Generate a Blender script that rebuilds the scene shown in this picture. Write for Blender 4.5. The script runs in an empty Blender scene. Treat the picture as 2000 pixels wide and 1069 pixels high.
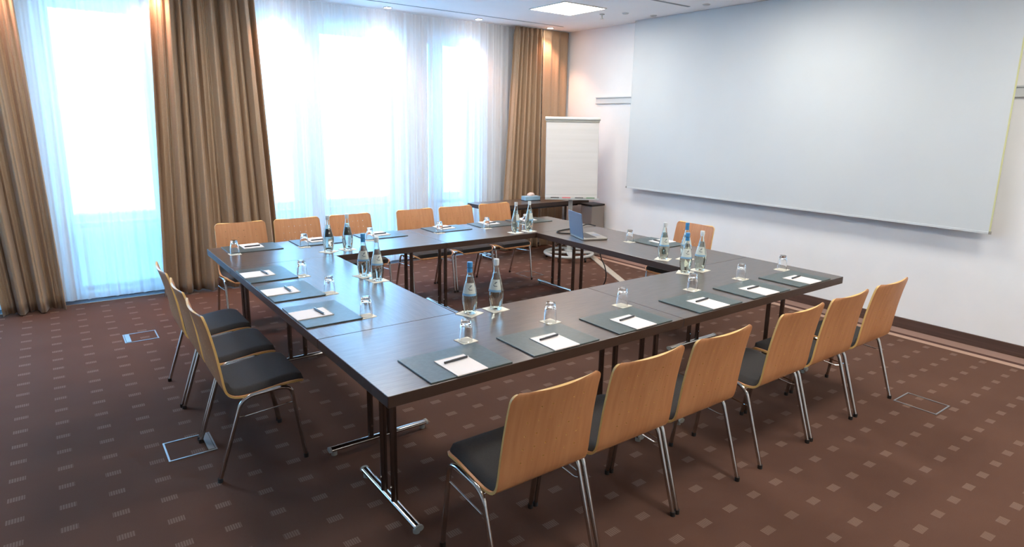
import bpy, bmesh, math, random
from mathutils import Vector, Matrix, Quaternion
R = math.radians
C = bpy.context.scene.collection
S = bpy.context.scene
random.seed(7)

# ------------------------------------------------------------------ camera
cam = bpy.data.cameras.new('camera'); camo = bpy.data.objects.new('camera', cam); C.objects.link(camo)
yaw, pit, rol = 0.6394686, 0.2079989, 0.0184050
fw = Vector((math.sin(yaw)*math.cos(pit), math.cos(yaw)*math.cos(pit), -math.sin(pit)))
r0 = Vector((math.cos(yaw), -math.sin(yaw), 0)); u0 = r0.cross(fw)
rr = r0*math.cos(rol)+u0*math.sin(rol); uu = -r0*math.sin(rol)+u0*math.cos(rol)
m = Matrix((rr, uu, -fw)).transposed().to_4x4(); m.translation = Vector((-0.966019, -2.091694, 1.799420))
camo.matrix_world = m
cam.sensor_width = 36; cam.lens = 1217.5855/2000*36; cam.shift_y = -(534.5-494.529)/2000
cam.clip_start = .05
S.camera = camo

# ------------------------------------------------------------------ world and exposure
S.view_settings.view_transform = 'Standard'; S.view_settings.look = 'None'; S.view_settings.gamma = 1
S.view_settings.use_curve_mapping = False
S.view_settings.exposure = 1.62
S.cycles.max_bounces = 10; S.cycles.transmission_bounces = 10; S.cycles.transparent_max_bounces = 16
S.cycles.diffuse_bounces = 4; S.cycles.glossy_bounces = 4
SKY = 5.4
w = bpy.data.worlds.new('overcast_sky'); S.world = w; w.use_nodes = True
bgn = w.node_tree.nodes['Background']; bgn.inputs[0].default_value = (.21, .57, 1.0, 1); bgn.inputs[1].default_value = SKY
PANEL_E = 9.6          # ceiling panel emission
SPOT_W = 19.0

# ------------------------------------------------------------------ dimensions
TL, TD, TH, TT = 1.7954, 0.78725, 0.741, 0.05      # table length, depth, height, edge thickness
L = 2*TL; W = TL+2*TD
XW, H, YC = 5.227, 3.055, 4.978
YS = 5.045            # sheer plane
YWIN = 5.17           # face of the window wall

# ------------------------------------------------------------------ materials
def srgb(r, g, b):
    f = lambda c: ((c/255+.055)/1.055)**2.4 if c/255 > .04045 else c/255/12.92
    return (f(r), f(g), f(b), 1)
def mat(name, col, rough=.5, metal=0, **k):
    m = bpy.data.materials.new(name); m.use_nodes = True
    b = m.node_tree.nodes['Principled BSDF']
    b.inputs['Base Color'].default_value = col; b.inputs['Roughness'].default_value = rough; b.inputs['Metallic'].default_value = metal
    for a, v in k.items(): b.inputs[a.replace('_', ' ')].default_value = v
    return m
def nd(m, t, **k):
    n = m.node_tree.nodes.new(t)
    for a, v in k.items(): setattr(n, a, v)
    return n
def lk(m, a, b): m.node_tree.links.new(a, b)
def bs(m): return m.node_tree.nodes['Principled BSDF']
def mth(m, op, a, b=None, c=None, clamp=False):
    n = nd(m, 'ShaderNodeMath', operation=op, use_clamp=clamp)
    for i, v in enumerate((a, b, c)):
        if v is None: continue
        if isinstance(v, (int, float)): n.inputs[i].default_value = v
        else: lk(m, v, n.inputs[i])
    return n.outputs[0]
def mix(m, fac, a, b):
    n = nd(m, 'ShaderNodeMix', data_type='RGBA')
    for i, v in ((0, fac), (6, a), (7, b)):
        if isinstance(v, (int, float, tuple)): n.inputs[i].default_value = v
        else: lk(m, v, n.inputs[i])
    return n.outputs[2]
def noise_col(m, c1, c2, scale=(1, 1, 1), ns=5, detail=4, lo=.35, hi=.65, coord='Object', bump=0, bscale=1):
    tc = nd(m, 'ShaderNodeTexCoord'); mp = nd(m, 'ShaderNodeMapping'); mp.inputs['Scale'].default_value = scale
    lk(m, tc.outputs[coord], mp.inputs[0])
    n = nd(m, 'ShaderNodeTexNoise'); n.inputs['Scale'].default_value = ns; n.inputs['Detail'].default_value = detail
    lk(m, mp.outputs[0], n.inputs['Vector'])
    rp = nd(m, 'ShaderNodeMapRange'); rp.inputs[1].default_value = lo; rp.inputs[2].default_value = hi
    lk(m, n.outputs[0], rp.inputs[0])
    lk(m, mix(m, rp.outputs[0], c1, c2), bs(m).inputs['Base Color'])
    if bump:
        b = nd(m, 'ShaderNodeBump'); b.inputs['Strength'].default_value = bump; b.inputs['Distance'].default_value = .002*bscale
        lk(m, n.outputs[0], b.inputs['Height']); lk(m, b.outputs[0], bs(m).inputs['Normal'])
    return m

M = {}
M['wall'] = noise_col(mat('wall_paint', srgb(240, 240, 238), .75), srgb(239, 240, 239), srgb(243, 243, 241), ns=3)
M['ceiling'] = noise_col(mat('ceiling_paint', srgb(248, 248, 248), .85), srgb(247, 247, 247), srgb(250, 250, 250), ns=2)
M['baseboard'] = noise_col(mat('baseboard_wood', srgb(84, 62, 52), .45), srgb(78, 58, 50), srgb(94, 70, 60), (1, .2, 8), 6)
M['table'] = noise_col(mat('wenge_laminate', srgb(58, 44, 38), .3, Specular_IOR_Level=.40, Coat_Weight=.65, Coat_Roughness=.25, Coat_IOR=1.5), srgb(70, 58, 53), srgb(88, 75, 68), (3, 40, 3), 3, 6)
M['table_y'] = noise_col(mat('wenge_laminate_turned', srgb(58, 44, 38), .3, Specular_IOR_Level=.40, Coat_Weight=.65, Coat_Roughness=.25, Coat_IOR=1.5), srgb(70, 58, 53), srgb(88, 75, 68), (40, 3, 3), 3, 6)
M['edge'] = mat('table_edge_band', srgb(64, 47, 38), .45)
M['chrome'] = mat('chrome', (.52, .50, .47, 1), .14, 1)
M['chrome_dark'] = mat('dark_chrome', (.20, .18, .17, 1), .24, 1)
M['plastic_grey'] = mat('grey_plastic', srgb(150, 150, 142), .5)
M['black'] = mat('black_plastic', srgb(22, 22, 24), .45)
M['rubber'] = mat('black_rubber', srgb(28, 26, 25), .7)
M['beech'] = noise_col(mat('beech_veneer', srgb(196, 140, 92), .42), srgb(190, 128, 82), srgb(202, 142, 94), (9, 2, .8), 5, 4)
M['ply'] = mat('ply_edge', srgb(226, 184, 112), .4)
M['seat'] = noise_col(mat('black_seat_fabric', srgb(34, 32, 32), .8), srgb(36, 34, 33), srgb(46, 43, 41), ns=260, bump=.2)
M['mat'] = noise_col(mat('slate_leather', srgb(62, 74, 74), .36, Coat_Weight=.1, Coat_Roughness=.3), srgb(62, 76, 76), srgb(72, 86, 86), ns=60, bump=.25)
M['paper'] = mat('white_paper', srgb(240, 232, 228), .7)
M['coaster'] = mat('cream_coaster', srgb(238, 232, 214), .8)
M['pen'] = mat('pen_barrel', srgb(38, 42, 48), .3)
M['silver'] = mat('silver', (.7, .7, .7, 1), .25, 1)
M['glass'] = mat('clear_glass', (1, 1, 1, 1), .0, Transmission_Weight=1.0, IOR=1.45)
M['bottle_glass'] = mat('bottle_glass', (.93, .99, .96, 1), .0, Transmission_Weight=1.0, IOR=1.45)
M['water'] = mat('water', (.975, 1, .99, 1), .0, Transmission_Weight=1.0, IOR=1.33)
M['cap_blue'] = mat('blue_cap', srgb(62, 140, 196), .35)
M['cap_clear'] = mat('silver_cap', srgb(214, 222, 224), .3)
M['label'] = mat('bottle_label', srgb(206, 214, 206), .5)
M['label_blue'] = mat('label_blue', srgb(126, 172, 204), .5)
M['label_ink'] = mat('label_ink', srgb(92, 104, 112), .5)
M['screen'] = noise_col(mat('projection_fabric', srgb(205, 210, 211), .8), srgb(204, 209, 210), srgb(207, 212, 212), ns=1.5)
M['screen_edge'] = mat('screen_edge', srgb(205, 204, 150), .6)
M['rail'] = mat('rail_aluminium', srgb(212, 216, 216), .35)
M['rail_shadow'] = mat('rail_groove_shade', srgb(176, 184, 188), .5)  # darker grey paints in the shade below the rail's upper lip
M['brass'] = mat('brass_strip', (.62, .48, .36, 1), .35, 1)
M['darkfloor'] = mat('dark_sill', srgb(62, 64, 74), .6)
M['white_metal'] = mat('white_metal', srgb(214, 216, 212), .4)
M['grey_metal'] = mat('grey_metal', srgb(172, 176, 174), .35)
M['flip_paper'] = noise_col(mat('flip_chart_paper', srgb(226, 218, 204), .8), srgb(208, 205, 200), srgb(214, 211, 207), (.4, .4, 9), 2)
M['frame'] = mat('window_frame', srgb(196, 206, 216), .5)
M['tape'] = mat('cable_cover', srgb(178, 168, 152), .6)
M['box_blue'] = mat('pale_blue_card', srgb(150, 190, 214), .5)
M['tissue'] = mat('tissue', srgb(236, 214, 204), .9)
M['case'] = mat('taupe_shell', srgb(140, 130, 122), .6)
M['laptop'] = mat('silver_laptop', srgb(168, 164, 158), .32, .6)
M['laptop_lid'] = mat('laptop_lid', srgb(128, 140, 160), .28, .5)  # bluish tint puts the window's reflection into the lid colour
M['keys'] = mat('laptop_keys', srgb(58, 58, 58), .5)
M['sensor'] = mat('sensor_white', srgb(206, 208, 206), .5)
M['slot'] = mat('ceiling_slot', srgb(150, 156, 160), .8)
M['ext'] = mat('exterior_parapet', srgb(190, 200, 210), .9)

M['box_rim'] = mat('floor_box_metal', (.30, .31, .31, 1), .4, .8)
def emis(name, col, s):
    m = mat(name, (.9, .9, .9, 1), .5)
    bs(m).inputs['Emission Color'].default_value = col; bs(m).inputs['Emission Strength'].default_value = s
    return m
M['panel'] = emis('panel_diffuser', (1.0, .945, .87, 1), PANEL_E)
M['spot'] = emis('spot_lens', (1.0, .9, .8, 1), 14)

# carpet: brown pile, grid of ribbed rectangles, pale border bands beside the screen wall
def carpet():
    m = mat('woven_carpet', srgb(96, 70, 62), .95, Specular_IOR_Level=.15)
    tc = nd(m, 'ShaderNodeTexCoord'); sp = nd(m, 'ShaderNodeSeparateXYZ'); lk(m, tc.outputs['Object'], sp.inputs[0])
    x, y = sp.outputs[0], sp.outputs[1]
    def cell(c, o, p):       # signed distance in metres to the closest lattice line
        t = mth(m, 'DIVIDE', mth(m, 'SUBTRACT', c, o), p)
        return mth(m, 'MULTIPLY', mth(m, 'SUBTRACT', mth(m, 'FRACT', mth(m, 'ADD', t, .5)), .5), p)
    px, py = cell(x, 1.688, .19646), cell(y, -.980, .2005)
    ax, ay = mth(m, 'ABSOLUTE', px), mth(m, 'ABSOLUTE', py)
    rect = mth(m, 'MULTIPLY', mth(m, 'LESS_THAN', ax, .034), mth(m, 'LESS_THAN', ay, .021))
    rib = mth(m, 'GREATER_THAN', mth(m, 'SINE', mth(m, 'MULTIPLY', x, 2*math.pi/.0105)), -.35)
    rib = mth(m, 'ADD', mth(m, 'MULTIPLY', rib, .7), .22)
    inside = mth(m, 'LESS_THAN', x, 4.86)
    f = mth(m, 'MULTIPLY', mth(m, 'MULTIPLY', rect, rib), inside)
    nz = nd(m, 'ShaderNodeTexNoise'); nz.inputs['Scale'].default_value = 2.2; nz.inputs['Detail'].default_value = 6; lk(m, tc.outputs['Object'], nz.inputs['Vector'])
    nf = nd(m, 'ShaderNodeTexNoise'); nf.inputs['Scale'].default_value = 420; lk(m, tc.outputs['Object'], nf.inputs['Vector'])
    base = mix(m, nz.outputs[0], srgb(90, 64, 52), srgb(107, 78, 64))
    base = mix(m, mth(m, 'MULTIPLY', nf.outputs[0], .35), base, srgb(60, 42, 38))
    col = mix(m, f, base, srgb(126, 103, 90))
    def band(a, b): return mth(m, 'MULTIPLY', mth(m, 'GREATER_THAN', x, a), mth(m, 'LESS_THAN', x, b))
    col = mix(m, band(5.045, 5.2), col, srgb(146, 118, 106))
    col = mix(m, band(4.99, 5.045), col, srgb(82, 58, 52))
    col = mix(m, band(4.915, 4.99), col, srgb(176, 146, 128))
    lk(m, col, bs(m).inputs['Base Color'])
    b = nd(m, 'ShaderNodeBump'); b.inputs['Strength'].default_value = .35; b.inputs['Distance'].default_value = .003
    lk(m, nf.outputs[0], b.inputs['Height']); lk(m, b.outputs[0], bs(m).inputs['Normal'])
    return m
M['carpet'] = carpet()

def drape_mat():
    m = mat('brown_drape', srgb(150, 116, 76), .62, Sheen_Weight=.25, Sheen_Roughness=.4)
    noise_col(m, srgb(166, 140, 112), srgb(172, 146, 118), (1, 1, 1), 90, 2)
    return m
M['drape'] = drape_mat()
def sheer_mat():
    m = bpy.data.materials.new('sheer_voile'); m.use_nodes = True; nt = m.node_tree
    nt.nodes.remove(bs(m)); out = nt.nodes['Material Output']
    tr = nd(m, 'ShaderNodeBsdfTransparent'); tr.inputs[0].default_value = (.97, .985, 1, 1)
    tl = nd(m, 'ShaderNodeBsdfTranslucent'); tl.inputs[0].default_value = (.93, .95, .97, 1)
    df = nd(m, 'ShaderNodeBsdfDiffuse'); df.inputs[0].default_value = (.9, .91, .92, 1)
    a = nd(m, 'ShaderNodeMixShader'); a.inputs[0].default_value = .3; lk(m, tl.outputs[0], a.inputs[1]); lk(m, df.outputs[0], a.inputs[2])
    b = nd(m, 'ShaderNodeMixShader'); lw = nd(m, 'ShaderNodeLayerWeight'); lw.inputs[0].default_value = .45; mr = nd(m, 'ShaderNodeMapRange'); mr.inputs[3].default_value = .76; mr.inputs[4].default_value = .97
    lk(m, lw.outputs['Facing'], mr.inputs[0]); lk(m, mr.outputs[0], b.inputs[0]); lk(m, tr.outputs[0], b.inputs[1]); lk(m, a.outputs[0], b.inputs[2])
    lk(m, b.outputs[0], out.inputs[0]); return m
M['sheer'] = sheer_mat()

# ------------------------------------------------------------------ builders
def obj(name, bm, mats, parent=None, smooth=False, loc=None, rotz=0, bevel=0):
    me = bpy.data.meshes.new(name); bmesh.ops.recalc_face_normals(bm, faces=bm.faces); bm.to_mesh(me); bm.free()
    for mm in (mats if isinstance(mats, (list, tuple)) else [mats]): me.materials.append(M[mm])
    if smooth:
        for p in me.polygons: p.use_smooth = True
        if smooth != 'all': me.set_sharp_from_angle(angle=R(smooth if smooth is not True else 40))
    o = bpy.data.objects.new(name, me); C.objects.link(o)
    if parent: o.parent = parent
    if loc: o.location = loc
    o.rotation_euler.z = rotz
    if bevel:
        b = o.modifiers.new('bevel', 'BEVEL'); b.width = bevel; b.segments = 2; b.limit_method = 'ANGLE'
    return o
def thing(name, label, cat, loc=(0, 0, 0), rotz=0, group=None):
    o = bpy.data.objects.new(name, None); C.objects.link(o); o.empty_display_size = .1
    o.location = loc; o.rotation_euler.z = rotz
    return tag(o, label, cat, group)
def tag(o, label, cat, group=None):
    o['label'] = label; o['category'] = cat
    if group: o['group'] = group
    return o
def struct(name, bm, mats, parent=None, **k):
    o = obj(name, bm, mats, parent, **k)
    if parent is None: o['kind'] = 'structure'
    return o
def dup(root, loc, rotz, label):
    r = root.copy(); C.objects.link(r); r.location = loc; r.rotation_euler = (0, 0, rotz); r['label'] = label
    for ch in list(root.children):
        c = ch.copy(); C.objects.link(c); c.parent = r
        for g in list(ch.children):
            d = g.copy(); C.objects.link(d); d.parent = c
    return r
def NB(): return bmesh.new()
def box(bm, c, s, rz=0, mi=0, rx=0, ry=0):
    mt = Matrix.Translation(c) @ Matrix.Rotation(rz, 4, 'Z') @ Matrix.Rotation(ry, 4, 'Y') @ Matrix.Rotation(rx, 4, 'X') @ Matrix.Diagonal((s[0], s[1], s[2], 1))
    v = bmesh.ops.create_cube(bm, size=1, matrix=mt)['verts']
    for f in {f for x in v for f in x.link_faces}: f.material_index = mi
    return v
def bx(x0, x1, y0, y1, z0, z1): 
    bm = NB(); box(bm, ((x0+x1)/2, (y0+y1)/2, (z0+z1)/2), (x1-x0, y1-y0, z1-z0)); return bm
def add_bx(bm, x0, x1, y0, y1, z0, z1, mi=0): return box(bm, ((x0+x1)/2, (y0+y1)/2, (z0+z1)/2), (x1-x0, y1-y0, z1-z0), mi=mi)
def cyl(bm, p0, p1, r, seg=16, r2=None, mi=0):
    p0, p1 = Vector(p0), Vector(p1); d = p1-p0
    q = d.to_track_quat('Z', 'Y').to_matrix().to_4x4(); q.translation = (p0+p1)/2
    v = bmesh.ops.create_cone(bm, cap_ends=True, segments=seg, radius1=r, radius2=r if r2 is None else r2, depth=d.length, matrix=q)['verts']
    for f in {f for x in v for f in x.link_faces}: f.material_index = mi
def fillet(pts, rad, n=6):
    pts = [Vector(p) for p in pts]; out = [pts[0]]
    for a, b, c in zip(pts, pts[1:], pts[2:]):
        d1 = (a-b); d2 = (c-b); r = min(rad, d1.length*.49, d2.length*.49)
        s, e = b+d1.normalized()*r, b+d2.normalized()*r
        for i in range(n+1):
            t = i/n; out.append((1-t)**2*s+2*t*(1-t)*b+t*t*e)
    out.append(pts[-1]); return out
def tube(bm, pts, r, seg=12, cap=True, mi=0, flat=1):
    pts = [Vector(p) for p in pts]; rings = []
    t = (pts[1]-pts[0]).normalized(); ref = Vector((0, 0, 1)) if abs(t.z) < .9 else Vector((1, 0, 0))
    n = t.cross(ref).normalized()
    for i, p in enumerate(pts):
        t2 = ((pts[min(i+1, len(pts)-1)]-p).normalized()+(p-pts[max(i-1, 0)]).normalized()).normalized()
        n = (n-t2*n.dot(t2)).normalized(); b = t2.cross(n)
        rings.append([bm.verts.new(p+(n*math.cos(2*math.pi*k/seg)+b*math.sin(2*math.pi*k/seg)*flat)*r) for k in range(seg)])
    fs = []
    for a, b in zip(rings, rings[1:]):
        for k in range(seg): fs.append(bm.faces.new((a[k], a[(k+1) % seg], b[(k+1) % seg], b[k])))
    if cap: fs += [bm.faces.new(rings[0][::-1]), bm.faces.new(rings[-1])]
    for f in fs: f.material_index = mi
def lathe(bm, prof, seg=32, closed=False, c=(0, 0, 0), mi=0):
    rings = []
    for r, z in prof:
        if r < 1e-6: rings.append([bm.verts.new((c[0], c[1], c[2]+z))])
        else: rings.append([bm.verts.new((c[0]+r*math.cos(2*math.pi*k/seg), c[1]+r*math.sin(2*math.pi*k/seg), c[2]+z)) for k in range(seg)])
    prs = list(zip(rings, rings[1:])) + ([(rings[-1], rings[0])] if closed else [])
    for a, b in prs:
        for k in range(seg):
            k2 = (k+1) % seg
            if len(a) == 1 and len(b) == 1: continue
            if len(a) == 1: f = bm.faces.new((a[0], b[k2], b[k]))
            elif len(b) == 1: f = bm.faces.new((a[k], a[k2], b[0]))
            else: f = bm.faces.new((a[k], a[k2], b[k2], b[k]))
            f.material_index = mi
def catmull(P, n=6):
    P = [Vector(p) for p in P]; out = []
    for i in range(len(P)-1):
        a, b, c, d = P[max(i-1, 0)], P[i], P[i+1], P[min(i+2, len(P)-1)]
        for k in range(n):
            t = k/n; out.append(.5*((2*b)+(c-a)*t+(2*a-5*b+4*c-d)*t*t+(3*b-a-3*c+d)*t**3))
    out.append(P[-1]); return out

# ------------------------------------------------------------------ the room
X0, Y0 = -4.2, -4.6
struct('floor', bx(X0-.2, XW+.2, Y0-.2, YWIN+.5, -.1, 0), 'carpet')
struct('ceiling', bx(X0-.2, XW+.2, Y0-.2, YWIN+.5, H, H+.15), 'ceiling')
struct('wall_right', bx(XW, XW+.2, Y0-.2, YWIN+.5, 0, H), 'wall')
struct('wall_left', bx(X0-.2, X0, Y0-.2, YWIN+.5, 0, H), 'wall')
struct('wall_rear', bx(X0, XW, Y0-.2, Y0, 0, H), 'wall')
OPEN = [(-3.6, -1.36), (-.86, -.06), (.05, 1.39), (1.66, 2.62), (3.04, 3.74)]
ZS, ZL = .06, 2.80
bm = NB(); xs = X0
for a, b in OPEN:
    add_bx(bm, xs, a, YWIN, YWIN+.35, 0, H); add_bx(bm, a, b, YWIN, YWIN+.35, ZL, H); add_bx(bm, a, b, YWIN, YWIN+.35, 0, ZS); xs = b
add_bx(bm, xs, XW, YWIN, YWIN+.35, 0, H)
struct('wall_window', bm, 'wall')
for i, (a, b) in enumerate(OPEN):
    bm = NB(); y0, y1 = YWIN+.12, YWIN+.19; t = .045
    add_bx(bm, a, a+t, y0, y1, ZS, ZL); add_bx(bm, b-t, b, y0, y1, ZS, ZL)
    add_bx(bm, a+t, b-t, y0, y1, ZS, ZS+t); add_bx(bm, a+t, b-t, y0, y1, ZL-t, ZL); add_bx(bm, a+t, b-t, y0, y1, .69, .74)
    if i == 4: add_bx(bm, 3.15, 3.335, y0, y1, ZS+t, ZL-t)
    if i == 0: add_bx(bm, -2.55, -2.4, y0, y1, ZS+t, ZL-t)
    wo = struct('window_%d' % (i+1), bm, 'frame')
    struct('glass_pane', bx(a+t, b-t, y0+.03, y0+.038, ZS+t, ZL-t), 'glass', wo)
struct('trim_1', bx(X0, XW-.1, 5.0, 5.012, 0, .006), 'brass')
struct('trim_2', bx(X0, XW, 5.012, YWIN, 0, .003), 'darkfloor')
struct('baseboard_right', bx(XW-.016, XW, Y0, 4.86, 0, .095), 'baseboard', bevel=.003)
# balcony parapet seen dimly through the lower panes
struct('parapet_outside', bx(-5, 6.5, 6.1, 6.25, -.3, .72), 'ext')
struct('balcony_outside', bx(-5, 6.5, YWIN+.5, 6.1, -.4, -.3), 'ext')
# ceiling slots
struct('trim_3', bx(.2, 4.79, 4.58, 4.594, H-.004, H+.0), 'slot')
struct('trim_4', bx(4.10, 4.82, 2.535, 2.567, H-.004, H+.0), 'slot')

# ------------------------------------------------------------------ ceiling lights
def panel_lamp(cx, cy, label):
    t = thing('ceiling_panel_light', label, 'ceiling light', (cx, cy, H))
    bm = NB(); s = .31
    for a in (0, 1, 2, 3):
        v = Vector((s-.0075, 0, -.004)); v.rotate(Quaternion((0, 0, 1), a*math.pi/2))
        box(bm, v, (.015, 2*s if a % 2 == 0 else 2*s-.03, .008), rz=a*math.pi/2)
    obj('light_frame', bm, 'white_metal', t)
    bm = NB(); box(bm, (0, 0, -.003), (2*s-.03, 2*s-.03, .005)); obj('diffuser', bm, 'panel', t)
    return t
panel_lamp(3.93, 3.53, 'square glowing ceiling panel near the far corner by the screen wall')
ROWS = {3.53: 'first row from windows', 1.13: 'second row from windows', -1.27: 'third row from windows', -3.4: 'fourth row from windows'}
COLS = {3.93: 'beside the screen wall', 1.53: 'over the middle of the table ring', -.87: 'left of the table ring', -3.0: 'close to the left wall'}
for (x, y) in [(1.53, 3.53), (-.87, 3.53), (3.93, 1.13), (1.53, 1.13), (3.93, -1.27), (1.53, -1.27), (3.93, -3.4), (1.53, -3.4)]:  # unseen panels added to brighten the room, copied from the visible one
    panel_lamp(x, y, 'added unseen ceiling panel %s, %s' % (COLS[x], ROWS[y]))
def downlight(x, y, label):
    t = thing('recessed_downlight', label, 'ceiling light', (x, y, H), group='downlights along the curtains')
    bm = NB(); lathe(bm, [(.052, 0), (.052, -.006), (.04, -.007), (.036, -.001)], 32); obj('trim_ring', bm, 'white_metal', t, smooth=True)
    bm = NB(); cyl(bm, (0, 0, -.0065), (0, 0, -.001), .039, 32); obj('lens', bm, 'spot', t)
    ld = bpy.data.lights.new('downlight_lamp', 'SPOT'); ld.energy = SPOT_W; ld.color = (1, .52, .36); ld.spot_size = R(95); ld.spot_blend = .7; ld.shadow_soft_size = .035
    lo = bpy.data.objects.new('downlight_lamp', ld); C.objects.link(lo); lo.parent = t; lo.location = (0, 0, -.03)
for x, y, s in [(4.74, 4.80, 'small recessed spotlight directly in front of the corner drape'), (3.60, 4.84, 'small recessed spotlight above the right end of the sheer curtain'),
             (2.365, 4.86, 'small recessed spotlight above the middle of the wide sheer curtain'), (1.15, 4.84, 'small recessed spotlight above the left end of the wide sheer curtain'),
             (-.05, 4.84, 'small recessed spotlight above the middle brown drape'), (-1.25, 4.84, 'small recessed spotlight above the left brown drape')]:
    downlight(x, y, s)
t = thing('fire_sprinkler', 'small metal sprinkler head hanging from the ceiling beside the glowing panel', 'sprinkler', (4.47, 3.53, H))
bm = NB(); lathe(bm, [(0, 0), (.03, 0), (.03, -.008), (.008, -.012), (.008, -.05), (.0, -.052)], 20); obj('stem', bm, 'grey_metal', t, smooth=True)
bm = NB(); cyl(bm, (0, 0, -.054), (0, 0, -.05), .018, 16); obj('deflector', bm, 'grey_metal', t)
for x, y, s in [(4.62, 3.30, 'small round ceiling sensor just right of the sprinkler'), (4.98, 3.19, 'small round ceiling sensor close to the screen wall'), (4.85, 2.35, 'small round ceiling sensor beside the ceiling slot above the screen')]:
    bm = NB(); lathe(bm, [(0, -.012), (.03, -.012), (.042, 0), (0, 0)], 24); tag(obj('ceiling_sensor', bm, 'sensor', smooth=True, loc=(x, y, H)), s, 'sensor', 'round ceiling sensors')

# ------------------------------------------------------------------ curtains
def cloth(name, label, cat, group, mat_, y, zb, zt, left, right, waves, amp, thick, n=420, rows=26, gather=None, phase=0, seed=0, drift=.5):
    """left(z), right(z) give the edges; waves is a list of (folds, relative amplitude, phase)"""
    bm = NB(); g = []
    rnd = random.Random(seed)
    ph = [rnd.uniform(0, 6.28) for _ in waves]; dr = [rnd.uniform(-drift, drift) for _ in waves]; wob = [rnd.uniform(.5, 1.5) for _ in waves]
    for j in range(rows+1):
        h = j/rows; z = zb+(zt-zb)*h; a, b = left(h), right(h)
        row = []
        for i in range(n+1):
            u = i/n; d = 0
            for (k, am, skew), p, q, wb in zip(waves, ph, dr, wob):
                ang = 2*math.pi*k*(u+.018*math.sin(2*math.pi*u*wb+p))+p+q*(1-h)
                s = math.sin(ang); d += am*(math.copysign(abs(s)**skew, s))
            am2 = amp*(1-.25*h)
            if gather and h > .965: am2 *= .35
            row.append(bm.verts.new((a+(b-a)*u, y-am2*d, z+.0)))
        g.append(row)
    for r1, r2 in zip(g, g[1:]):
        for i in range(n): bm.faces.new((r1[i], r1[i+1], r2[i+1], r2[i]))
    o = obj(name, bm, mat_, smooth='all')
    if thick:
        s = o.modifiers.new('solid', 'SOLIDIFY'); s.thickness = thick; s.offset = 0
    return tag(o, label, cat, group)
lin = lambda b, t: (lambda h: b+(t-b)*h)
G1 = 'brown drapes at the windows'
cloth('drape', 'brown drape at the far left edge of the window wall', 'curtain', G1, 'drape', 4.91, .012, H-.01, lin(-1.43, -1.62), lin(-.97, -1.06),
      [(3.2, .75, .6), (5.7, .42, .7), (12, .14, 1)], .075, .004, seed=3, gather=1)
cloth('drape', 'wide brown drape between the left window and the long sheer curtain', 'curtain', G1, 'drape', 4.90, .012, H-.01, lin(-.16, -.035), lin(1.02, .90),
      [(5.3, .62, .6), (9.7, .5, .7), (17, .22, .8)], .070, .004, seed=12, gather=1, drift=1.2)
cloth('drape', 'tightly gathered brown drape at the right end of the sheer curtain', 'curtain', G1, 'drape', 4.912, .012, H-.01, lin(4.06, 4.235), lin(4.72, 4.70),
      [(6.2, .75, .6), (10.3, .4, .7)], .045, .004, seed=5, gather=1)
cloth('drape', 'flat hanging brown drape in the corner against the screen wall', 'curtain', G1, 'drape', 4.925, .012, H-.01, lin(4.735, 4.715), lin(5.185, 5.19),
      [(3.5, .8, .9), (7, .2, 1)], .018, .004, seed=8, gather=1)
G2 = 'sheer white curtains'
cloth('sheer_curtain', 'sheer white curtain on the left window between two brown drapes', 'curtain', G2, 'sheer', YS, .035, H-.005, lin(-1.62, -1.62), lin(.1, .1),
      [(13, .6, .8), (23, .35, .9), (41, .15, 1)], .022, 0, seed=21, n=520, rows=14, drift=1.5)
cloth('sheer_curtain', 'long sheer white curtain behind the far row of chairs', 'curtain', G2, 'sheer', YS, .035, H-.005, lin(.8, .8), lin(4.28, 4.28),
      [(29, .6, .8), (47, .35, .9), (90, .15, 1)], .022, 0, seed=25, n=1100, rows=14, drift=1.5)

# ------------------------------------------------------------------ projection screen and wall rail
t = thing('projection_screen', 'large white projection screen hanging on the right wall', 'projection screen', (XW-.12, 1.595, .975))
obj('screen_fabric', bx(-.002, .002, -1.985, 1.985, .02, H-.975-.002), 'screen', t)
for s in (-1, 1):
    obj('screen_border', bx(-.003, .0035, min(s*1.985, s*1.995), max(s*1.985, s*1.995), .024, H-.975-.002), 'screen_edge' if s < 0 else 'screen', t)
bm = NB(); add_bx(bm, -.006, .006, -1.985, 1.985, 0, .02); obj('bottom_bar', bm, 'screen', t, bevel=.002)
for s in (-1, 1):
    obj('bar_end', bx(-.008, .008, min(s*2.002, s*1.985), max(s*2.002, s*1.985), 0, .024), 'plastic_grey', t)
t = thing('wall_rail', 'white aluminium presentation rail running along the right wall behind the screen', 'rail', (XW, 0, 2.06))
bm = NB(); add_bx(bm, -.012, -.0015, -4.2, 4.345, 0, .085); obj('rail_back', bm, 'rail', t)
bm = NB(); add_bx(bm, -.022, -.012, -4.2, 4.345, .076, .088); add_bx(bm, -.022, -.012, -4.2, 4.345, .0, .01); obj('rail_lip', bm, 'rail', t)
bm = NB(); add_bx(bm, -.014, -.012, -4.2, 4.34, .066, .076); obj('rail_groove_shade', bm, 'rail_shadow', t)  # flat strip coloured as the shade between the lips

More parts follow.
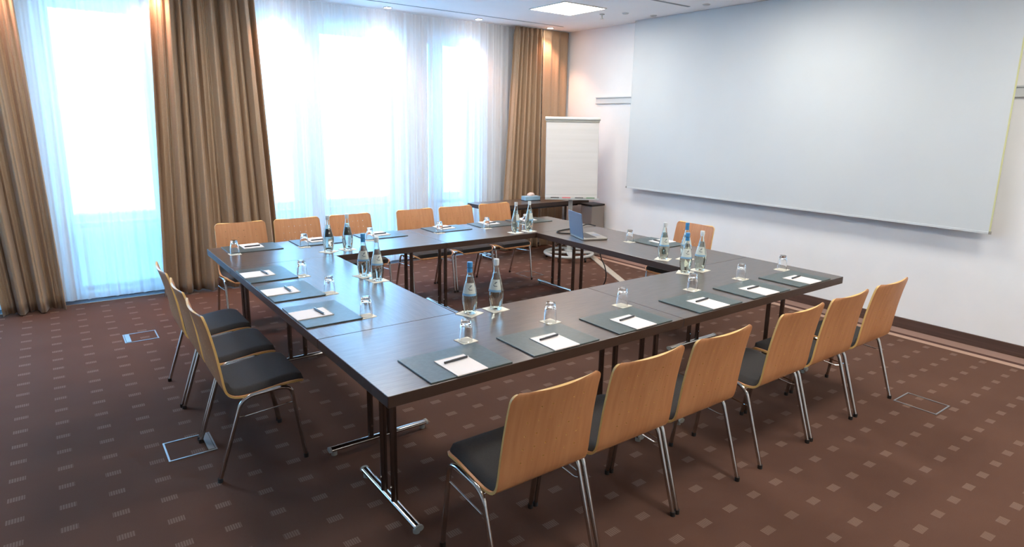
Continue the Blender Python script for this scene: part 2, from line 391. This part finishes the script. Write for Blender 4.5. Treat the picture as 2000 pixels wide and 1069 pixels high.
# ------------------------------------------------------------------ tables
def make_table(label, name='conference_table', ln=TL, dp=TD, foot=.30, e=.179, post=.055):
    """origin at the table's near left corner on the floor, length along x, depth along y"""
    t = thing(name, label, 'table', (0, 0, 0))
    bm = NB(); g = .0012
    vs = add_bx(bm, g, ln-g, g, dp-g, TH-TT, TH)
    for f in bm.faces:
        if f.normal.z < .5: f.material_index = 1
    obj('table_top', bm, ['table', 'edge'], t, bevel=.0025)
    bm = NB()
    add_bx(bm, e-.02, ln-e+.02, dp/2-.19, dp/2-.16, TH-TT-.03, TH-TT); add_bx(bm, e-.02, ln-e+.02, dp/2+.16, dp/2+.19, TH-TT-.03, TH-TT)
    add_bx(bm, e-.03, e+.03, dp/2-.26, dp/2+.26, TH-TT-.012, TH-TT); add_bx(bm, ln-e-.03, ln-e+.03, dp/2-.26, dp/2+.26, TH-TT-.012, TH-TT)
    obj('under_frame', bm, 'black', t)
    for x in (e, ln-e):
        for s in (-1, 1):
            bm = NB(); cyl(bm, (x, dp/2+s*post, .04), (x, dp/2+s*post, TH-TT-.01), .0165, 20); lg = obj('leg', bm, 'chrome_dark', t, smooth=True)
            bm = NB(); cyl(bm, (x-.022, dp/2+s*post, .115), (x+.0, dp/2+s*post, .115), .006, 10); obj('screw', bm, 'chrome', lg, smooth=True)
        bm = NB(); tube(bm, [(x, dp/2-foot+.012, .034), (x, dp/2+foot-.012, .034)], .021, 16, flat=.62); ft = obj('foot', bm, 'chrome', t, smooth=True)
        for s in (-1, 1):
            bm = NB(); tube(bm, [(x, dp/2+s*(foot-.012), .034), (x, dp/2+s*foot, .034)], .0225, 16, flat=.66); cyl(bm, (x, dp/2+s*(foot-.03), 0), (x, dp/2+s*(foot-.03), .024), .016, 14)
            obj('end_cap', bm, 'plastic_grey', ft, smooth=True)
    return t
tb = make_table('dark brown table in the foreground at the near left corner of the ring')
def place_table(x, y, rz, label):
    q = dup(tb, (x, y, 0), rz, label); q['group'] = 'dark brown conference tables set in a ring'; return q
tb['group'] = 'dark brown conference tables set in a ring'
place_table(TL, 0, 0, 'dark brown table at the near right corner, its end pointing at the screen wall')
place_table(0, TD+TL, 0, 'dark brown table at the far left corner in front of the wide drape')
place_table(TL, TD+TL, 0, 'dark brown table at the far right, in front of the flip chart')
place_table(TD, TD, math.pi/2, 'dark brown table forming the left side, three chairs along it')
place_table(L, TD, math.pi/2, 'dark brown table forming the right side, carrying the open laptop')
sidet = make_table('narrow dark side table under the window in the far right corner', 'side_table', 1.72, .50, .2, .179, .045)
sidet.location = (3.43, 4.325, 0)

# ------------------------------------------------------------------ chairs
# chair frame: origin on the floor between the rear feet, sitter looks along +y
PROF = [(-.012, .860), (.004, .80), (.018, .735), (.032, .658), (.045, .565), (.054, .495), (.066, .452), (.092, .428), (.130, .419), (.176, .419), (.267, .430), (.350, .440), (.41, .439), (.443, .428), (.462, .408)]
def arc(c):
    s = [0]
    for a, b in zip(c, c[1:]): s.append(s[-1]+(b-a).length)
    return s
cur = catmull([(0, a, b) for a, b in PROF], 12); sl = arc(cur); STOT = sl[-1]
def at(s):
    s = max(0, min(STOT, s))
    for i in range(len(sl)-1):
        if s <= sl[i+1]:
            t = (s-sl[i])/(sl[i+1]-sl[i]); p = cur[i].lerp(cur[i+1], t); tg = (cur[i+1]-cur[i]).normalized(); return p, tg
S_BEND = next(sl[i] for i in range(len(cur)) if cur[i].z < .455)
def halfw(s):
    w = .217+.010*min(1, s/.42)
    r = .032
    if s < r: w -= r-math.sqrt(max(0, r*r-(r-s)**2))
    e = STOT-s; r = .085
    if e < r: w -= r-math.sqrt(max(0, r*r-(r-e)**2))
    return w
def dish(s): return .020*max(0, 1-s/S_BEND)**.6
def spt(s, k, off=0):
    p, tg = at(s); w = halfw(s); n = Vector((0, -tg.z, tg.y))       # faces the sitter / up
    if n.y < 0 and s < S_BEND: n = -n
    if s >= S_BEND and n.z < 0: n = -n
    x = k*w
    return Vector((x, p.y, p.z))+n*(dish(s)*(k*k-1)+off)
def frange(a, b, n): return [a+(b-a)*i/n for i in range(n+1)]
def shell(s0, s1, holes):
    cols, hr = [(-.13), -.078, -.026, .026, .078, .13], [.075, .135, .195, .255, .315]
    hw = .003
    xs = sorted(set([-1, 1]+[round(v, 4) for v in frange(-1, 1, 20)]))
    ss = frange(s0, s1, 26)
    if s0 == 0: ss = sorted(set(ss+[.001, .004, .009, .015, .022]))
    else: ss = sorted(set(ss+[STOT-.001, STOT-.005, STOT-.012, STOT-.022, STOT-.035]))
    kh = []
    if holes:
        wref = .218
        for c in cols: kh += [(c-hw)/wref, (c+hw)/wref]
        xs = sorted([x for x in xs if all(abs(x-k) > .012 for k in kh)]+kh)
        sh = []
        for r in hr: sh += [r-hw, r+hw]
        ss = sorted([s for s in ss if all(abs(s-k) > .004 for k in sh)]+sh)
    bm = NB(); g = [[bm.verts.new(spt(s, k)) for k in xs] for s in ss]
    for j in range(len(ss)-1):
        for i in range(len(xs)-1):
            if holes:
                sm, km = (ss[j]+ss[j+1])/2, (xs[i]+xs[i+1])/2*.218
                if any(abs(sm-r) < hw*.9 for r in hr) and any(abs(km-c) < hw*.9 for c in cols): continue
            bm.faces.new((g[j][i], g[j][i+1], g[j+1][i+1], g[j+1][i]))
    return bm
def make_chair():
    t = thing('seminar_chair', '', 'chair', (0, 0, 0), group='beech seminar chairs with black seat pads')
    for nm, a, b, hl in (('backrest', 0, S_BEND, True), ('seat', S_BEND, STOT, False)):
        o = obj(nm, shell(a, b, hl), ['beech', 'ply'], t, smooth='all')
        s = o.modifiers.new('solid', 'SOLIDIFY'); s.thickness = .011; s.offset = 0; s.material_offset_rim = 1
        o.modifiers.new('split', 'EDGE_SPLIT').split_angle = R(50)
        if nm == 'backrest': backrest = o
    # upholstered pad
    bm = NB(); sa, sb = S_BEND-.05, STOT-.016; n1, n2 = 22, 18; top, bot = [], []
    for j in range(n1+1):
        s = sa+(sb-sa)*j/n1; a_, b_ = [], []
        for i in range(n2+1):
            k = (-1+2*i/n2); kk = k*(1-.012/halfw(s))
            ed = min(1, min(1-abs(k), (s-sa)/.12, (sb-s)/.10)/.16) if True else 1
            ed = max(0, ed)
            a_.append(bm.verts.new(spt(s, kk, .008+.022*math.sqrt(max(0, 1-(1-ed)**2))))); b_.append(bm.verts.new(spt(s, kk, .005)))
        top.append(a_); bot.append(b_)
    for G_ in (top, bot):
        for j in range(n1):
            for i in range(n2): bm.faces.new((G_[j][i], G_[j][i+1], G_[j+1][i+1], G_[j+1][i]))
    for j in range(n1):
        for i in (0, n2): bm.faces.new((top[j][i], bot[j][i], bot[j+1][i], top[j+1][i]))
    for i in range(n2):
        for j in (0, n1): bm.faces.new((top[j][i], top[j][i+1], bot[j][i+1], bot[j][i]))
    obj('seat_pad', bm, 'seat', t, smooth=True)
    for s in (-1, 1):
        xa, xb = s*.240, s*.2395
        path = fillet([(xa, 0, .012), (xb, .122, .405), (xb, .165, .434), (xb, .325, .444), (xb, .374, .426), (xa, .432, .012)], .03, 5)
        # cut the bent tube into rear leg, rail and front leg
        ir = max(i for i, p in enumerate(path) if p.y < .175); fi = min(i for i, p in enumerate(path) if p.y > .332)
        for nm, seg in (('leg', path[:ir+1]), ('side_rail', path[ir:fi+1]), ('leg', path[fi:])):
            seg = [p-Vector((0, 0, .012)) if p.z > .3 else p for p in seg]
            bm = NB(); tube(bm, seg, .0105, 12); o = obj(nm, bm, 'chrome', t, smooth=True)
            if nm == 'leg':
                f = seg[0] if seg[0].z < .1 else seg[-1]
                bm = NB(); cyl(bm, (f.x, f.y, 0), (f.x, f.y, .022), .0125, 12); obj('rubber_foot', bm, 'rubber', o, smooth=True)
        bm = NB(); tube(bm, fillet([(xb*1.02, .105, .325), (xb*.985, .13, .318), (xb*.985, .37, .335), (xb*1.01, .392, .342)], .02), .0035, 8); obj('stretcher', bm, 'chrome', t, smooth=True)
    for y, z in ((.15, .398), (.36, .412)):
        bm = NB(); tube(bm, [(-.225, y, z), (.225, y, z)], .008, 10); obj('cross_bar', bm, 'chrome', t, smooth=True)
    return t
ch0 = make_chair()
chairs = []
NE = ['foremost chair with its back to the camera, first in the near row', 'second chair from the left along the near side of the ring', 'third chair from the left along the near side of the ring',
      'fourth chair from the left along the near side of the ring', 'fifth chair from the left along the near side of the ring', 'last chair of the near row, closest to the screen wall']
for x, s in zip((.468, .978, 1.488, 2.175, 2.693, 3.235), NE): chairs.append((x, -.457, 0, 'beech '+s))
LE = ['nearest of the three chairs at the left table, seen from the side', 'middle of the three chairs at the left table', 'farthest of the three chairs at the left table, by the sheer curtain']
for x, y, s in zip((-.440, -.440, -.448), (1.272, 1.784, 2.298), LE): chairs.append((x, y, -math.pi/2, 'beech chair, '+s))
FE = ['first far row chair from the left, in front of the wide drape', 'second far row chair from the left, behind an upturned glass', 'third far row chair from the left, behind two water bottles',
      'fourth far row chair from the left, alone against the sheer curtain', 'fifth far row chair from the left', 'last far row chair on the right, in front of the side table']
for x, s in zip((.383, .893, 1.425, 2.15, 2.662, 3.19), FE): chairs.append((x, 3.858, math.pi, 'beech '+s))
chairs.append((4.03, 1.655, math.pi/2, 'single beech chair on the right side between the ring and the screen wall'))
for i, (x, y, rz, s) in enumerate(chairs):
    if i == 0: ch0.location = (x, y, 0); ch0['label'] = s
    else: dup(ch0, (x, y, 0), rz, s)

# ------------------------------------------------------------------ place settings
bm = NB(); v = box(bm, (0, .158, .0035), (.414, .306, .007)); mat0 = obj('desk_mat', bm, 'mat', bevel=.0015); tag(mat0, '', 'desk mat', 'slate leather desk mats')
np0 = thing('notepad', '', 'notepad', group='white notepads on the desk mats')
bm = NB(); box(bm, (0, 0, .002), (.155, .200, .004)); obj('pages', bm, 'paper', np0)
bm = NB(); box(bm, (0, .0975, .0043), (.155, .006, .0006)); obj('glued_edge', bm, 'plastic_grey', np0)
pen0 = thing('ballpoint_pen', '', 'pen', group='dark ballpoint pens on the notepads')
bm = NB(); tube(bm, [(-.064, 0, .006), (-.058, 0, .006), (.03, 0, .006), (.058, 0, .006)], .0055, 10); obj('barrel', bm, 'pen', pen0, smooth=True)
bm = NB(); cyl(bm, (.058, 0, .006), (.068, 0, .006), .0045, 10, .002); obj('tip', bm, 'silver', pen0, smooth=True)
bm = NB(); add_bx(bm, -.066, -.03, -.0015, .0015, .0112, .0125); obj('clip', bm, 'silver', pen0)
bm = NB(); box(bm, (0, 0, .001), (.086, .086, .002)); co0 = obj('paper_coaster', bm, 'coaster'); tag(co0, '', 'coaster', 'small square coasters under the glasses')
# upturned tumbler
bm = NB()
outer = [(.0345, 0), (.0338, .02), (.0325, .045), (.0310, .066), (.0300, .072), (.0300, .076), (.0285, .080), (.0262, .095), (.0250, .104), (.0235, .109), (.018, .1105), (0, .1105)]
inner = [(0, .088), (.016, .0865), (.0225, .080), (.0262, .07), (.029, .045), (.0308, .02), (.0318, 0.0005)]
lathe(bm, outer+inner, 36, closed=False)
bm.verts.ensure_lookup_table()
n = 36; first = [v for v in bm.verts if abs(v.co.z) < 1e-6]; last = [v for v in bm.verts if abs(v.co.z-.0005) < 1e-6]
for k in range(n): bm.faces.new((first[k], first[(k+1) % n], last[(k+1) % n], last[k]))
gl0 = obj('water_glass', bm, 'glass', smooth=50); tag(gl0, '', 'drinking glass', 'upturned water glasses')
ords = ['first', 'second', 'third', 'fourth', 'fifth', 'last']
sets = []   # centre of the mat at the sitter's edge, rotation, phrase, glass offset
for i, x in enumerate((.404, .942, 1.497, 2.152, 2.688, 3.215)):
    sets.append(((x, 0), 0, 'the %s place from the left in the near row' % ords[i], (.190, .372, 0.1)))
for i, y in enumerate((1.175, 1.728, 2.245)):
    sets.append(((0, y), -math.pi/2, 'the %s place at the left table' % ('nearest', 'middle', 'farthest')[i], (.170, .35, .05)))
for i, x in enumerate((.315, .862, 1.448, 2.157, 2.70, 3.195)):
    sets.append(((x, W), math.pi, 'the %s place from the left in the far row' % ords[i], (.175, .330, 0)))
sets.append(((L, 1.60), math.pi/2, 'the single place on the right side table', (.165, .352, 0)))
def put(o, first, loc, rz, label):
    if first: o.location = loc; o.rotation_euler.z = rz; o['label'] = label; return o
    return dup(o, loc, rz, label)
for i, ((x, y), rz, s, (gx, gy, ga)) in enumerate(sets):
    q = Matrix.Rotation(rz, 3, 'Z'); P = lambda a, b: Vector((x, y, 0))+q @ Vector((a, b, 0)); rnd = random.Random(i)
    z = TH; j = rnd.uniform(-.02, .02); f = i == 0
    p = P(0, .004); put(mat0, f, (p.x, p.y, z), rz, 'slate leather desk mat at '+s)
    p = P(-.006+.0*j, .105); put(np0, f, (p.x, p.y, z+.007), rz+j, 'white notepad at '+s)
    a = rz+.05+rnd.uniform(-.05, .05); p = P(.0, .150); put(pen0, f, (p.x, p.y, z+.0115), a, 'dark pen on the notepad at '+s)
    p = P(gx, gy); put(co0, f, (p.x, p.y, z), rz+ga, 'white coaster under glass at '+s)
    put(gl0, f, (p.x, p.y, z+.002), rz, 'upturned clear glass at '+s)

# ------------------------------------------------------------------ water bottles
def bottle_r(z):
    P = [(0, .031), (.006, .0335), (.03, .038), (.06, .0425), (.085, .0445), (.11, .0432), (.14, .037), (.17, .0298), (.20, .0228), (.23, .0165), (.25, .0138), (.26, .0132), (.29, .0132)]
    for (a, b), (c, d) in zip(P, P[1:]):
        if z <= c:
            t = (z-a)/(c-a); t = t*t*(3-2*t)*.35+t*.65; return b+(d-b)*t
    return .0132
def make_bottle(cap):
    t = thing('water_bottle', '', 'bottle', group='glass water bottles on coasters')
    zs = frange(.0, .272, 34)
    out = [(0, 0)]+[(bottle_r(z), z) for z in zs]
    inn = [(bottle_r(z)-.0028, z) for z in reversed(zs) if z > .008]+[(0, .010)]
    bm = NB(); lathe(bm, out+inn, 32); obj('glass_body', bm, 'bottle_glass', t, smooth=60)
    wz = frange(.0105, .215, 24)
    bm = NB(); lathe(bm, [(0, .0105)]+[(bottle_r(z)-.0032, z) for z in wz]+[(0, .215)], 32); obj('water', bm, 'water', t, smooth=60)
    bm = NB(); lathe(bm, [(.0152, .266), (.0156, .269), (.0156, .290), (.0146, .295), (0, .296)], 24); cp = obj('cap', bm, cap, t, smooth=True)
    bm = NB(); lathe(bm, ([(.0157, .238), (.0150, .262)] if cap == 'cap_blue' else [(.0142, .259), (.0142, .266)]), 24); 
    obj('neck_band', bm, cap, t, smooth=True)
    # wrapped label with a blue foot band and a slanted dark mark
    bm = NB(); n = 28
    def strip(z0, z1, a0, a1, mi, off):
        zz = frange(z0, z1, 6); aa = frange(a0, a1, n)
        g = [[bm.verts.new(((bottle_r(z)+off)*math.cos(a), (bottle_r(z)+off)*math.sin(a), z)) for a in aa] for z in zz]
        for r1, r2 in zip(g, g[1:]):
            for i in range(n): bm.faces.new((r1[i], r1[i+1], r2[i+1], r2[i])).material_index = mi
    strip(.122, .180, R(-62), R(62), 0, .0006); strip(.110, .122, R(-62), R(62), 1, .0006)
    for k, (z, a, b) in enumerate([(.157, 2, 16), (.161, 8, 24), (.165, 14, 32), (.148, -8, 6), (.142, 0, 30)]):
        strip(z, z+.0035, R(a), R(b), 2, .0011)
    lb = obj('bottle_label', bm, ['label', 'label_blue', 'label_ink'], t, smooth='all')
    return t
bb = make_bottle('cap_blue'); bc = make_bottle('cap_clear')
bm = NB(); box(bm, (0, 0, .001), (.115, .115, .002)); co1 = obj('paper_coaster', bm, 'coaster'); tag(co1, '', 'coaster', 'square coasters under the bottles')
BOT = [(.848, .735, 1, 230, 20, 'blue capped bottle on the near row, left one of the foreground pair'),
       (1.018, .722, 0, 215, 3, 'clear capped bottle on the near row, right one of the foreground pair'),
       (.702, 1.852, 1, 240, 15, 'blue capped bottle at the inner edge of the left table, farther of two'),
       (.728, 1.690, 0, 250, 5, 'silver capped bottle at the inner edge of the left table, nearer of two'),
       (.790, 2.755, 0, 70, 30, 'bottle on the far row, left one of the pair before the third chair'),
       (.952, 2.757, 0, 60, 10, 'bottle on the far row, right one of the pair before the third chair'),
       (2.628, 2.690, 0, 300, 5, 'bottle on the far row near the laptop, left one of its pair'),
       (2.795, 2.692, 0, 290, 5, 'bottle on the far row near the laptop, right one of its pair'),
       (2.920, 1.105, 0, 230, 25, 'silver capped bottle on the right table, left of the chair beyond'),
       (3.075, 1.010, 1, 230, 15, 'blue capped bottle on the right table, half hidden behind a nearer bottle'),
       (2.694, .708, 1, 220, 30, 'blue capped bottle on the near row, in the front of the right cluster'),
       (2.853, .700, 0, 200, 5, 'silver capped bottle on the near row, rightmost of the right cluster')]
fb = [True, True]
for i, (x, y, blue, ang, ca, s) in enumerate(BOT):
    src = bb if blue else bc; loc = (x, y, TH+.002)
    if fb[blue]: src.location = loc; src.rotation_euler.z = R(ang); src['label'] = s; fb[blue] = False
    else: dup(src, loc, R(ang), s)
    cl = 'coaster under '+s
    if i == 0: co1.location = (x, y, TH); co1.rotation_euler.z = R(ca); co1['label'] = cl
    else: dup(co1, (x, y, TH), R(ca), cl)

# ------------------------------------------------------------------ laptop and cables
a = math.atan2(.281, .146-.05)            # direction of the hinge
t = thing('laptop', 'open silver laptop standing on the right table near the far corner', 'laptop', (2.955, 2.168, TH), a-math.pi/2)
# local: hinge along y, base extends to +x
obj('base', bx(0, .245, -.155, .155, .002, .022), 'laptop', t, bevel=.004)
k = obj('keyboard', bx(.03, .145, -.135, .135, .022, .0235), 'keys', t)
obj('touchpad', bx(.165, .225, -.045, .045, .022, .0227), 'laptop_lid', t)
bm = NB(); ang = R(7)
box(bm, (-.014, 0, .135), (.008, .31, .23), ry=-ang)
lid = obj('screen_lid', bm, 'laptop_lid', t, bevel=.003)
bm = NB(); box(bm, (-.0095, 0, .137), (.0012, .285, .19), ry=-ang); obj('display', bm, 'black', lid)
def cable(name, label, pts, r=.006, z=None, cat='cable', m_='black', n=8):
    bm = NB(); tube(bm, catmull(pts, n), r, 8); return tag(obj(name, bm, m_, smooth=True), label, cat)
z = TH+.0065
cable('power_cable', 'black cable looping left of the laptop and off the table to the floor',
      [(3.045, 2.36, z), (3.01, 2.385, z), (2.975, 2.42, z), (2.985, 2.49, z), (3.09, 2.54, z), (3.22, 2.56, z), (3.33, 2.60, z)])
cable('power_cable', 'black cable curving from behind the laptop screen towards the wall side edge',
      [(3.12, 2.37, z+.004), (3.20, 2.43, z), (3.40, 2.58, z+.006), (3.50, 2.62, z+.012), (3.565, 2.62, z+.004), (3.575, 2.56, z)])
cable('floor_cable', 'thin black cable hanging below the right table and bending onto the carpet',
      [(3.565, 2.49, .686), (3.58, 2.475, .455), (3.585, 2.407, .342), (3.585, 2.38, .238), (3.57, 2.40, .14), (3.52, 2.45, .05), (3.40, 2.48, .007), (3.1, 2.42, .007), (2.8, 2.5, .007)], r=.006)
bm = NB(); box(bm, (0, 0, .006), (1.60, .085, .012)); 
tag(obj('cable_cover', bm, 'tape', loc=(4.56, 3.33, 0), rotz=math.atan2(4.01-2.65, 4.93-4.18), bevel=.005), 'flat pale cable cover strip crossing the carpet by the flip chart base', 'cable cover')

# ------------------------------------------------------------------ flip chart
th = math.atan2(-.5936, .8045)+R(2)
t = thing('flip_chart', 'flip chart with a blank cream paper pad on a round wheeled base', 'flip chart', (4.57, 4.07, 0), th)
# local x to the right as seen from the camera, local -y towards the camera
bm = NB(); Rr = .315
ring = [(Rr*math.cos(2*math.pi*i/48), Rr*math.sin(2*math.pi*i/48), .078) for i in range(49)]
tube(bm, ring, .026, 12, cap=False, flat=.75); base = obj('base_ring', bm, 'grey_metal', t, smooth=True)
bm = NB(); box(bm, (0, 0, .085), (.60, .075, .022)); box(bm, (0, 0, .085), (.075, .60, .022)); cyl(bm, (0, 0, .07), (0, 0, .12), .05, 24); obj('base_spokes', bm, 'grey_metal', t, bevel=.004)
for k in range(5):
    b_ = 2*math.pi*(k+.3)/5; x, y = .30*math.cos(b_), .30*math.sin(b_)
    bm = NB(); cyl(bm, (x-.012, y, .027), (x+.012, y, .027), .027, 20); cyl(bm, (x, y, .045), (x, y, .075), .009, 10); obj('caster', bm, 'black', t, smooth=True)
bm = NB(); box(bm, (0, .0, .52), (.055, .032, .84)); obj('post', bm, 'grey_metal', t, bevel=.008)
bm = NB(); box(bm, (0, .03, 1.16), (.038, .022, .62)); obj('inner_post', bm, 'white_metal', t, bevel=.006)
tl = R(-7)
def tilt(bm):
    bmesh.ops.transform(bm, matrix=Matrix.Translation((0, -.045, .80)) @ Matrix.Rotation(tl, 4, 'X'), verts=bm.verts); return bm
bm = NB(); add_bx(bm, -.345, .345, -.006, .012, .02, 1.08); obj('board', tilt(bm), 'white_metal', t, bevel=.004)
bm = NB(); add_bx(bm, -.338, .338, -.022, -.007, .03, 1.04); pp = obj('paper_pad', tilt(bm), 'flip_paper', t)
bm = NB(); add_bx(bm, -.338, .338, -.0228, -.022, .068, .071); obj('perforation', tilt(bm), 'plastic_grey', pp)
bm = NB(); tube(bm, [(-.36, -.012, 1.055), (.36, -.012, 1.055)], .03, 16, flat=.8); obj('clamp_bar', tilt(bm), 'white_metal', t, smooth=True)
bm = NB(); add_bx(bm, -.35, .35, -.03, -.006, 1.012, 1.03); obj('clamp_lip', tilt(bm), 'plastic_grey', t)
bm = NB(); add_bx(bm, -.35, .35, -.075, .0, .0, .012); add_bx(bm, -.35, .35, -.078, -.072, .0, .022); obj('pen_tray', tilt(bm), 'grey_metal', t, bevel=.002)
M['red'] = mat('red_marker', srgb(190, 60, 70), .4); M['green'] = mat('green_marker', srgb(70, 120, 80), .4)
for x, c, s in ((-.22, 'black', 'black marker pen on the flip chart tray, at its left'), (-.07, 'red', 'red marker pen lying on the flip chart tray'),
                (.10, 'pen', 'dark marker pen on the flip chart tray, right of the post'), (.25, 'green', 'green marker pen at the right end of the flip chart tray')):
    bm = NB(); cyl(bm, (x-.055, -.035, .0255), (x+.055, -.035, .0255), .009, 12); tilt(bm)
    o = obj('marker_pen', bm, c, smooth=True, loc=t.location, rotz=th); tag(o, s, 'marker pen', 'markers on the flip chart tray')

# ------------------------------------------------------------------ things on and under the side table
t = thing('tissue_box', 'pale blue tissue box on the side table left of the flip chart', 'tissue box', (4.33, 4.62, TH), R(-8))
bm = NB(); add_bx(bm, -.12, .12, -.06, .06, .0, .008); obj('box_base', bm, 'pen', t)
obj('carton', bx(-.118, .118, -.058, .058, .008, .062), 'box_blue', t, bevel=.003)
bm = NB(); bmesh.ops.create_icosphere(bm, subdivisions=3, radius=.045)
rnd = random.Random(4)
for v in bm.verts:
    v.co.x *= 1.25; v.co.y *= .7; v.co.z = v.co.z*.75+.075; v.co += Vector([rnd.uniform(-.004, .004) for _ in range(3)])
    if v.co.z < .062: v.co.z = .0625
obj('tissue', bm, 'tissue', t, smooth='all')
t = thing('equipment_case', 'tall taupe case with a dark lid standing in the corner behind the flip chart', 'case', (5.065, 4.17, 0), 0)
bm = NB()
v = [bm.verts.new(p) for p in [(-.12, -.14, .0), (.14, -.14, 0), (.14, .12, 0), (-.12, .12, 0), (-.10, -.10, .68), (.13, -.10, .68), (.13, .12, .68), (-.10, .12, .68)]]
for f in ((0, 1, 2, 3), (4, 5, 6, 7), (0, 1, 5, 4), (1, 2, 6, 5), (2, 3, 7, 6), (3, 0, 4, 7)): bm.faces.new([v[i] for i in f])
obj('case_body', bm, 'case', t, bevel=.01)
obj('case_lid', bx(-.11, .14, -.11, .13, .68, .705), 'black', t, bevel=.006)
# floor boxes
def floor_box(x0, x1, y0, y1, side, label):
    t = thing('floor_box', label, 'floor box', ((x0+x1)/2, (y0+y1)/2, 0), group='metal framed floor boxes in the carpet')
    hx, hy = (x1-x0)/2, (y1-y0)/2; w_ = .009; bm = NB()
    add_bx(bm, -hx, hx, -hy, -hy+w_, 0, .004); add_bx(bm, -hx, hx, hy-w_, hy, 0, .004); add_bx(bm, -hx, -hx+w_, -hy+w_, hy-w_, 0, .004); add_bx(bm, hx-w_, hx, -hy+w_, hy-w_, 0, .004)
    obj('rim', bm, 'box_rim', t)
    if side:
        a, b = (hx-.045, hx-.012) if side > 0 else (-hx+.012, -hx+.045)
        obj('cable_flap', bx(a, b, -hy+.012, hy-.012, 0, .006), 'box_rim', t)
floor_box(-.62, -.38, 1.38, 1.612, 1, 'metal framed floor box beside the rear legs of the left side chairs')
floor_box(-.62, -.38, 3.545, 3.78, -1, 'metal framed floor box in front of the left sheer curtain')
floor_box(3.457, 3.68, -.749, -.490, 0, 'metal framed floor box right of the last near row chair')
floor_box(3.45, 3.69, 3.52, 3.77, 0, 'metal framed floor box under the far right corner chair')
